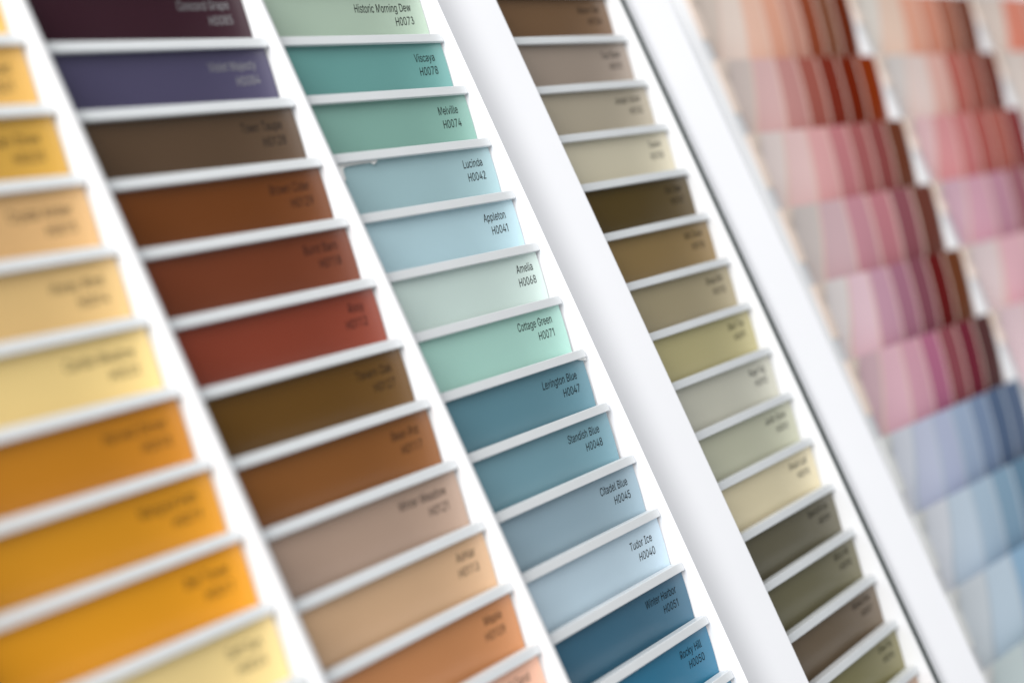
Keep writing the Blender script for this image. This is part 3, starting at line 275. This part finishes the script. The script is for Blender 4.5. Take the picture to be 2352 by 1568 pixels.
def text_glyphs(body, xr, yb, cap=.132, cond=0.74):
    """placed outlines, one list of loops per glyph"""
    sy = cap / 509.0
    sx = sy * cond
    x = 0
    out = []
    for ch in body:
        if ch == ' ':
            x += 215; continue
        g = GLYPHS[ch]
        out.append([[((lp[i] + x), lp[i + 1]) for i in range(0, len(lp), 2)] for lp in g[1:]])
        x += g[0] + 6
    w = x
    return [(g, lambda p: ((p[0] * 100 - w) * sx + xr, p[1] * 100 * sy + yb)) for g in out]

def signed(lp):
    return .5 * sum(lp[i - 1][0] * lp[i][1] - lp[i][0] * lp[i - 1][1] for i in range(len(lp)))

def inside(p, lp):
    c = False
    for i in range(len(lp)):
        (xa, ya), (xb, yb) = lp[i - 1], lp[i]
        if (ya > p[1]) != (yb > p[1]) and p[0] < (xb - xa) * (p[1] - ya) / (yb - ya) + xa:
            c = not c
    return c

HEAVY = {'C': 2.5}
def fill_loops(loops):
    """one outline with its counters -> verts, faces"""
    cu = bpy.data.curves.new('outline', 'CURVE')
    cu.dimensions = '2D'
    cu.fill_mode = 'BOTH'
    for lp in loops:
        sp = cu.splines.new('POLY')
        sp.points.add(len(lp) - 1)
        for p, (x, y) in zip(sp.points, lp):
            p.co = (x / 100, y / 100, 0, 1)
        sp.use_cyclic_u = True
    ob = bpy.data.objects.new('outline', cu)
    scene.collection.objects.link(ob)
    dg = bpy.context.evaluated_depsgraph_get()
    me = ob.evaluated_get(dg).to_mesh()
    v = [(p.co.x, p.co.y) for p in me.vertices]
    f = [tuple(p.vertices) for p in me.polygons]
    ob.evaluated_get(dg).to_mesh_clear()
    bpy.data.objects.remove(ob)
    bpy.data.curves.remove(cu)
    return v, f

def grow(lp, d):
    # push every vertex out along its corner normal: a slightly heavier weight
    out = []
    n = len(lp)
    for i in range(n):
        a, b, c = Vector(lp[i - 1]), Vector(lp[i]), Vector(lp[(i + 1) % n])
        e1, e2 = b - a, c - b
        if e1.length < 1e-6 or e2.length < 1e-6:
            out.append(lp[i]); continue
        e1.normalize(); e2.normalize()
        n1, n2 = Vector((e1.y, -e1.x)), Vector((e2.y, -e2.x))
        m = n1 + n2
        if m.length < .3: m = n1
        m.normalize()
        k = d / max(.5, m.dot(n1))
        out.append((b.x + m.x * k, b.y + m.y * k))
    return out

def flat_text_mesh(glyphs, weight):
    V, FC = [], []
    for loops, place in glyphs:
        big = max(loops, key=lambda l: abs(signed(l)))
        sg = signed(big) > 0
        outers = [l for l in loops if (signed(l) > 0) == sg]
        holes = [l for l in loops if (signed(l) > 0) != sg]
        for k, o in enumerate(outers):
            v, f = fill_loops([grow(l, weight if sg else -weight) for l in [o] + [h for h in holes if inside(h[0], o)]])
            b = len(V)
            V += [place(p) + (k,) for p in v]
            FC += [tuple(i + b for i in q) for q in f]
    return V, FC

# ------------------------------------------------------------------ colour cards
CT, CB = -.015, -1.035
def card_z(y):
    t = (y - CT) / (CB - CT)
    return -.09 - .12 * t - .065 * t * t

random.seed(4)
def card_zz(x, y, w, wob):
    # cards bow: both ends curl forward, more so towards the pocket
    t = (y - CT) / (CB - CT)
    u = 1.0
    if x > -1.25: u = 1 - ((x + 1.25) / 1.25) ** 2
    if x < -w + 1.25: u = min(u, 1 - ((-w + 1.25 - x) / 1.25) ** 2)
    return card_z(y) - 0.13 * (.15 + .85 * min(1, t * 1.3)) * u + wob * math.sin(math.pi * (x + w) / w) * t

def colour_card(c, r, rgb, label, name=None, code=None, pale=False, dy=0.0, dx=0.0):
    w = XR[c] - XL[c] - .045
    root_loc = W(XR[c] - .012 + NUDGE.get((c, r), 0), OFF[c] - r, 0)
    n = 10
    wob = random.uniform(-.012, .012)
    jx = random.uniform(-.008, .006)
    nx = 28
    front = []
    verts, faces, mi = [], [], []
    cols = [-w + w * i / nx for i in range(nx + 1)]
    def idx(i, j, b): return (b * (n + 1) + i) * (nx + 1) + j
    for b in (0, 1):
        for i in range(n + 1):
            y = CT + (CB - CT) * i / n
            for x in cols:
                verts.append(W(x + jx, y, card_zz(x, y, w, wob) - b * .05))
    for i in range(n):
        for j in range(nx):
            faces.append((idx(i, j, 0), idx(i, j + 1, 0), idx(i + 1, j + 1, 0), idx(i + 1, j, 0))); mi.append(0)
            faces.append((idx(i, j, 1), idx(i + 1, j, 1), idx(i + 1, j + 1, 1), idx(i, j + 1, 1))); mi.append(1)
    for j in range(nx):
        for i in (0, n):
            faces.append((idx(i, j, 0), idx(i, j + 1, 0), idx(i, j + 1, 1), idx(i, j, 1))); mi.append(1)
    for i in range(n):
        for j in (0, nx):
            faces.append((idx(i, j, 0), idx(i + 1, j, 0), idx(i + 1, j, 1), idx(i, j, 1))); mi.append(1)
    me = mesh_from('paint_card', verts, faces)
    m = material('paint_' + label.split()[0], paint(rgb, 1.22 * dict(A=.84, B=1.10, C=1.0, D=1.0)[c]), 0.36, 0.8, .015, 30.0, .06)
    me.materials.append(m); me.materials.append(PAPER)
    for p, k in zip(me.polygons, mi): p.material_index = k
    o = link('paint_card', me, None)
    o.location = root_loc
    o.rotation_euler = (0, random.uniform(-.002, .002), random.uniform(-.003, .003))
    tag(o, label, 'paint card', 'named colour cards slotted in the near rack')
    if name:
        xr = -.265 + dx + random.uniform(-.012, .012)
        yb = dict(A=-.40, B=-.36, C=-.36, D=-.345)[c] + dy + random.uniform(-.008, .008)
        loops = text_glyphs(name, xr, yb) + text_glyphs(code, xr + .01, yb - .222)
        v, f = flat_text_mesh(loops, HEAVY.get(c, 0.0))
        vv = [W(x + jx, y, card_zz(x, y, w, wob) + .004 + .0006 * (k % 3)) for x, y, k in v]
        tm = bpy.data.meshes.new('lettering')
        tm.from_pydata([tuple(p) for p in vv], [], f)
        bm = bmesh.new(); bm.from_mesh(tm)
        bmesh.ops.recalc_face_normals(bm, faces=bm.faces)
        for fc in bm.faces:
            if fc.normal.y > 0: fc.normal_flip()
        bm.to_mesh(tm); bm.free()
        link('lettering', tm, PALEINK if pale else DARKINK, o)
    return o

CARDS = [
 # column, row, sRGB seen mid-card, label, name, code
 ('A', -1, (226, 178, 92), 'amber yellow card whose corner shows in the top left corner of the picture', None, None),
 ('A', 0, (214, 168, 88), 'ochre yellow card at the left edge, next above the darker gold card', 'Wheat Field', 'H0021'),
 ('A', 1, (200, 155, 66), 'dark gold card, the deepest yellow in the upper half of the leftmost column', 'Golden Straw', 'H0020'),
 ('A', 2, (214, 172, 118), 'peachy tan card between the gold card and the light honey card at left', 'Crystal Amber', 'H0015'),
 ('A', 3, (220, 184, 124), 'light honey beige card next above the big pale yellow card at left', 'Honey Wind', 'H0014'),
 ('A', 4, (236, 206, 138), 'pale butter yellow card directly above the dark orange card at left', 'Candle Meadow', 'H0022'),
 ('A', 5, (192, 124, 0), 'dark burnt orange card, deepest orange of the leftmost column', 'Harvest Dinner', 'H0018'),
 ('A', 6, (210, 142, 0), 'golden mustard orange card between the burnt orange and the bright orange cards', 'Marigold Path', 'H0019'),
 ('A', 7, (226, 152, 4), 'bright orange yellow card next above the pale yellow card at bottom left', 'Bell Tower', 'H0017'),
 ('A', 8, (240, 212, 146), 'pale yellow card at the bottom edge below the bright orange card', 'Soft Sun', 'H0023'),
 ('B', -1, (48, 13, 32), 'almost black plum card with pale lettering at the top edge', 'Concord Grape', 'H0085'),
 ('B', 0, (68, 64, 88), 'dark violet blue card with pale lettering below the black plum card', 'Violet Majesty', 'H0084'),
 ('B', 1, (80, 62, 46), 'dark taupe brown card below the violet blue card', 'Town Taupe', 'H0128'),
 ('B', 2, (100, 55, 12), 'deep rust orange brown card below the taupe brown card', 'Brown Cider', 'H0129'),
 ('B', 3, (104, 52, 30), 'reddish chestnut brown card between the rust brown and the brick red cards', 'Burnt Barn', 'H0118'),
 ('B', 4, (122, 55, 38), 'brick red card, the reddest card of the near rack', 'Rosy', 'H0112'),
 ('B', 5, (92, 63, 22), 'dark olive brown card directly below the brick red card', 'Tavern Oak', 'H0127'),
 ('B', 6, (122, 76, 36), 'caramel brown card between the olive brown and the mauve beige cards', 'Bean Pot', 'H0117'),
 ('B', 7, (160, 136, 120), 'mauve beige card below the caramel brown card', 'Winter Meadow', 'H0121'),
 ('B', 8, (188, 154, 121), 'sandy tan card below the mauve beige card', 'Ashlar', 'H0113'),
 ('B', 9, (176, 120, 78), 'orange tan card above the pink corner at the bottom edge', 'Maple', 'H0109'),
 ('B', 10, (224, 174, 148), 'salmon pink card just showing at the bottom edge', 'Shell Sand', 'H0108'),
 ('C', -1, (165, 183, 166), 'pale sage green card at the top edge of the sharp column', 'Historic Morning Dew', 'H0073'),
 ('C', 0, (101, 150, 146), 'strong teal card, second from the top of the sharp column', 'Viscaya', 'H0078'),
 ('C', 1, (125, 164, 153), 'muted sea green card below the strong teal card', 'Melville', 'H0074'),
 ('C', 2, (153, 181, 186), 'dusty light blue card with a torn white scrap at its upper left', 'Lucinda', 'H0042'),
 ('C', 3, (171, 198, 206), 'pale sky blue card between the dusty blue and the palest green cards', 'Appleton', 'H0041'),
 ('C', 4, (192, 208, 202), 'palest grey green card above the mint green card', 'Amelia', 'H0068'),
 ('C', 5, (160, 199, 188), 'fresh mint green card in the middle of the sharp column', 'Cottage Green', 'H0071'),
 ('C', 6, (92, 131, 144), 'slate blue card below the mint green card with a frayed white scrap above it', 'Lexington Blue', 'H0047'),
 ('C', 7, (112, 148, 160), 'medium grey blue card right under the darker slate blue card', 'Standish Blue', 'H0048'),
 ('C', 8, (140, 162, 174), 'lighter blue grey card above the ice blue card', 'Citadel Blue', 'H0045'),
 ('C', 9, (180, 199, 211), 'palest ice blue card next above the deep navy teal card', 'Tudor Ice', 'H0040'),
 ('C', 10, (60, 100, 122), 'deep navy teal card, the darkest of the sharp column', 'Winter Harbor', 'H0051'),
 ('C', 11, (48, 112, 142), 'bright ocean blue card below the deep navy teal card', 'Rocky Hill', 'H0050'),
 ('C', 12, (62, 126, 154), 'blue card of which only a sliver shows at the bottom edge', None, None),
 ('D', -1, (110, 84, 60), 'chocolate brown card at the top edge right of the white post', 'Mason Oak', 'H0104'),
 ('D', 0, (150, 136, 124), 'mauve grey card below the chocolate brown card', 'Tea Stone', 'H0101'),
 ('D', 1, (166, 156, 138), 'warm stone grey card between the mauve grey and the pale putty cards', 'Joseph Stone', 'H0102'),
 ('D', 2, (196, 188, 166), 'pale putty card directly above the darkest brown card', 'Tavern', 'H0100'),
 ('D', 3, (80, 64, 30), 'very dark olive brown card, darkest of the column right of the white post', 'Old Otter', 'H0107'),
 ('D', 4, (132, 109, 70), 'mustard brown card below the very dark olive brown card', 'Mill Straw', 'H0106'),
 ('D', 5, (155, 143, 115), 'khaki beige card between the mustard brown and the yellow green cards', 'Bread Bin', 'H0105'),
 ('D', 6, (174, 165, 122), 'yellowish green card, the greenest of the column right of the white post', 'Basil Tea', 'H0091'),
 ('D', 7, (188, 186, 172), 'light silver grey card below the yellowish green card', 'Page Fog', 'H0092'),
 ('D', 8, (181, 181, 160), 'pale grey green card between the silver grey and the cream cards', 'Jardin Stone', 'H0093'),
 ('D', 9, (212, 200, 168), 'cream card, the lightest of the column right of the white post', 'Bread Loaf', 'H0095'),
 ('D', 10, (97, 92, 74), 'dark grey olive card directly below the cream card', 'Bancroft Inn', 'H0099'),
 ('D', 11, (106, 101, 77), 'moss olive card between the grey olive and the grey brown cards', 'Moss Hill', 'H0098'),
 ('D', 12, (105, 90, 72), 'grey brown card below the moss olive card', 'Walnut Den', 'H0097'),
 ('D', 13, (124, 118, 82), 'light olive green card at the lower end right of the white post', 'Olive Fig', 'H0096'),
 ('D', 14, (168, 140, 118), 'pinkish tan card just showing at the bottom edge right of the white post', None, None),
]
DX = {('C', 4): .08, ('C', 7): -.04}
DY = {('C', 5): .045, ('C', 4): .02, ('C', -1): -.03, ('C', 9): -.03}
made = {}
for c, r, rgb, label, nm, code in CARDS:
    made[(c, r)] = colour_card(c, r, rgb, label, nm, code, pale=(c == 'B' and r <= 0), dy=DY.get((c, r), 0), dx=DX.get((c, r), 0))

# torn bits of white backing on two cards
def scrap(card, pts, z0):
    pts = [(x, y + .085) for x, y in pts]
    v = [W(x, y, z0 + (.006 if i % 2 else 0)) for i, (x, y) in enumerate(pts)]
    v += [p + W(0, 0, -.02) for p in v]
    n = len(pts)
    f = [tuple(range(n)), tuple(range(2 * n - 1, n - 1, -1))] + [(i, (i + 1) % n, n + (i + 1) % n, n + i) for i in range(n)]
    link('torn_scrap', mesh_from('torn_scrap', v, f, False), PAPER, card)
scrap(made[('C', 6)], [(-.21, -.15), (-.05, -.145), (.028, -.15), (.03, -.215), (-.02, -.205), (-.10, -.195), (-.15, -.175)], -.055)
scrap(made[('C', 2)], [(-3.93, -.15), (-2.85, -.15), (-2.9, -.19), (-2.97, -.215), (-3.02, -.175), (-3.3, -.18), (-3.62, -.195), (-3.70, -.25), (-3.72, -.42), (-3.78, -.40), (-3.8, -.2)], -.075)

# ------------------------------------------------------------------ the far rack of strip cards
PHI, ROLL, PIT, YT0 = math.radians(-3.23), math.radians(-2.54), 1.946, 1.761
far = link('strip_rack', None, None)
M_far = Matrix.Translation(W(11, -5, -1.2)) @ Matrix.Rotation(PHI, 4, 'Z') @ Matrix.Rotation(-ROLL, 4, 'Y')
far.matrix_world = M_far
tag(far, 'blurred white rack behind at right holding fanned strip cards in overlapping rows', 'rack')
# local rack coordinates of the far rack: x = X - 11, y measured from -5
def F(x, y, z): return W(x - 11, y + 5, z)
FROWS = list(range(-1, 11))
def farpart(name, prof, y0, y1, mat):
    n = len(prof)
    v = [F(x, y0, z) for x, z in prof] + [F(x, y1, z) for x, z in prof]
    f = [(i, (i + 1) % n, n + (i + 1) % n, n + i) for i in range(n)]
    f += [tuple(range(n)), tuple(range(2 * n - 1, n - 1, -1))]
    return link(name, mesh_from(name, v, f), mat, far)
FB = -1.4
farpart('back_panel', [(10.6, FB - .2), (10.6, FB), (36.2, FB), (36.2, FB - .2)], -20.5, 5.5, WHITE)
FX = [(11.0, 18.80), (18.98, 26.75), (26.93, 34.75)]
for a, b in [(10.83, 11.40)] + [(FX[i][1] + .03, FX[i][1] + .60) for i in range(3)]:
    r = .2
    zf = -0.09
    prof = [(a, FB - .02), (a, zf - r)] + arc(a + r, zf - r, r, r, 180, 90, 6)[1:] + arc(b - r, zf - r, r, r, 90, 0, 6) + [(b, FB - .02)]
    farpart('divider', prof, -20.3, 5.3, WHITE)

def strip_material(name, cols):
    """swatches side by side across the card with white gaps, all in one node material"""
    m = bpy.data.materials.new(name); m.use_nodes = True
    nt = m.node_tree; b = nt.nodes['Principled BSDF']
    b.inputs['Roughness'].default_value = .5
    b.inputs['Specular IOR Level'].default_value = .15
    at = nt.nodes.new('ShaderNodeUVMap'); at.uv_map = 'across'
    sx = nt.nodes.new('ShaderNodeSeparateXYZ'); nt.links.new(at.outputs['UV'], sx.inputs[0])
    rp = nt.nodes.new('ShaderNodeValToRGB'); rp.color_ramp.interpolation = 'CONSTANT'
    n = len(cols)
    els = rp.color_ramp.elements
    while len(els) > 1: els.remove(els[-1])
    warm = sum(c[0] - c[2] for c in cols)
    white = lin((238, 208, 194) if warm > 0 else (196, 206, 216), 1.0)  # white gaps, with reflected tint of the neighbouring swatches painted in
    els[0].position = 0; els[0].color = lin((246, 226, 212) if warm > 0 else (226, 226, 224), 1.05)
    m0 = 2 / 30
    step = (1 - m0) / n
    for i, c in enumerate(cols):
        e = els.new(m0 + step * i); e.color = lin(c, 1.42 if warm > 0 else 1.42 * 1.0)
        if i < n - 1:
            e = els.new(m0 + step * (i + 1 - 0.09)); e.color = white
    nt.links.new(sx.outputs['X'], rp.inputs['Fac'])
    nt.links.new(rp.outputs['Color'], b.inputs['Base Color'])
    return m

def strip_card(k, row, cols, label):
    xl, xr = FX[k]
    n, nx = 10, 30
    top, bot = .06, -PIT - .25
    tab = 2                                          # the two leftmost strips of cells are the pale tab
    notch = [6, 4, 4][k]                             # the tab ends there, the card goes on
    me_v, faces, uvs = [], [], []
    def z(y, j):
        t = (y - top) / (bot - top)
        u = j / nx
        if j < tab: return .02 - .12 * t
        return .02 - .24 * t - .24 * t * t - 0.75 * min(1, t * 1.4) ** 1.2 * max(0, 1 - (u - tab / nx) / .40) ** 2
    def idx(i, j, b): return (b * (n + 1) + i) * (nx + 1) + j
    for b in (0, 1):
        for i in range(n + 1):
            y = top + (bot - top) * i / n
            for j in range(nx + 1):
                x = xl + (xr - xl) * j / nx
                me_v.append(F(x, YT0 - PIT * row + y, z(y, j) - b * .09)); uvs.append(j / nx)
    cell = lambda i, j: 0 <= i < n and 0 <= j < nx and not (j < tab and i >= notch)
    for i in range(n):
        for j in range(nx):
            if not cell(i, j): continue
            a, b, c, d = (i, j), (i, j + 1), (i + 1, j + 1), (i + 1, j)
            faces.append(tuple(idx(*p, 0) for p in (a, b, c, d)))
            faces.append(tuple(idx(*p, 1) for p in (d, c, b, a)))
            for p, q, nb in ((a, b, (i - 1, j)), (b, c, (i, j + 1)), (c, d, (i + 1, j)), (d, a, (i, j - 1))):
                if not cell(*nb): faces.append((idx(*p, 0), idx(*p, 1), idx(*q, 1), idx(*q, 0)))
    used = sorted({v for f in faces for v in f})
    mp = {v: q for q, v in enumerate(used)}
    faces = [tuple(mp[v] for v in f) for f in faces]
    me_v = [me_v[v] for v in used]; uvs = [uvs[v] for v in used]
    base = F(xl, YT0 - PIT * row, 0)
    me = mesh_from('strip_card', [p - base for p in me_v], faces)
    uv = me.uv_layers.new(name='across')
    for lp in me.loops: uv.data[lp.index].uv = (min(.999, uvs[lp.vertex_index]), .5)
    me.materials.append(strip_material('strip_swatches', cols))
    o = link('strip_card', me, None)
    o.matrix_world = M_far @ Matrix.Translation(base)
    tag(o, label, 'strip card', 'blurred strip cards in the far rack')
    return o

STRIPS = [
 (0, 0, [(194, 180, 170), (206, 190, 180), (206, 168, 150), (200, 146, 124), (180, 128, 112), (130, 62, 38), (116, 70, 50), (94, 32, 4)], 'strip of beige to rust brown swatches at the top edge beside the white end post'),
 (0, 1, [(190, 176, 170), (196, 162, 160), (176, 126, 122), (146, 80, 70), (112, 38, 24), (102, 26, 0), (122, 42, 2)], 'strip of rosy grey to dark red brown swatches, second row beside the end post'),
 (0, 2, [(206, 192, 188), (206, 176, 174), (200, 150, 150), (176, 112, 116), (150, 84, 84), (128, 64, 62), (98, 50, 32)], 'pale pink to dusty maroon strip below the red brown strip'),
 (0, 3, [(188, 178, 174), (188, 160, 164), (180, 128, 138), (174, 112, 120), (130, 74, 82), (98, 52, 42)], 'greyish pink to plum strip above the strip with a bright blood red swatch'),
 (0, 4, [(206, 198, 196), (214, 184, 192), (180, 138, 154), (152, 102, 120), (120, 68, 80), (92, 18, 18), (98, 52, 28)], 'strip of lilac pinks with one vivid blood red swatch near its right end'),
 (0, 5, [(192, 162, 168), (204, 164, 174), (190, 142, 156), (162, 96, 122), (128, 66, 74), (104, 34, 48), (78, 46, 46)], 'magenta pink strip, lowest of the pink rows, just above the blue rows'),
 (0, 6, [(194, 196, 204), (176, 180, 198), (162, 168, 190), (144, 158, 180), (112, 128, 154), (78, 94, 120), (84, 98, 122)], 'lavender to navy strip, the first blue row under the magenta pink strip'),
 (0, 7, [(198, 200, 206), (178, 190, 202), (156, 174, 190), (122, 148, 168), (94, 122, 144), (72, 92, 112)], 'grey blue strip between the lavender row and the brighter sky blue row'),
 (0, 8, [(190, 195, 200), (176, 190, 202), (134, 164, 188), (144, 168, 190), (114, 148, 174)], 'sky blue strip next above the pale green corner'),
 (0, 9, [(184, 194, 194), (170, 184, 182), (162, 178, 176), (140, 170, 168)], 'pale grey green strip in the bottom right corner'),
 (1, 0, [(202, 194, 186), (206, 180, 164), (206, 150, 128), (194, 128, 106), (150, 88, 68), (110, 60, 44)], 'beige to coral strip at the top edge, right of the first white gap'),
 (1, 1, [(196, 188, 184), (204, 186, 180), (204, 160, 150), (170, 92, 82), (140, 70, 58), (104, 46, 34)], 'greige to deep wine brown strip right of the first white gap'),
 (1, 2, [(210, 174, 176), (198, 136, 138), (184, 110, 110), (162, 82, 76), (160, 84, 74), (126, 48, 48)], 'dusty rose to brick strip, third row right of the first white gap'),
 (1, 3, [(196, 160, 172), (194, 148, 162), (178, 130, 146), (146, 92, 102), (136, 84, 92)], 'mauve pink strip at the right edge below the rose and brick strip'),
 (1, 4, [(206, 188, 188), (208, 164, 172), (206, 160, 172), (190, 150, 160)], 'soft rose strip at the right edge beside the greyish plum strip'),
 (1, 5, [(214, 188, 192), (206, 170, 182), (198, 160, 174), (180, 140, 154)], 'light pink strip at the right edge beside the blood red swatch'),
 (2, 0, [(204, 188, 178), (206, 128, 108), (196, 120, 100), (170, 90, 70)], 'greige and coral strip in the top right corner'),
 (2, 1, [(206, 192, 184), (204, 178, 172), (190, 130, 120), (150, 80, 70)], 'pale greige strip at the right edge below the top right corner strip'),
]
for k, row, cols, label in STRIPS:
    strip_card(k, row, cols, label)
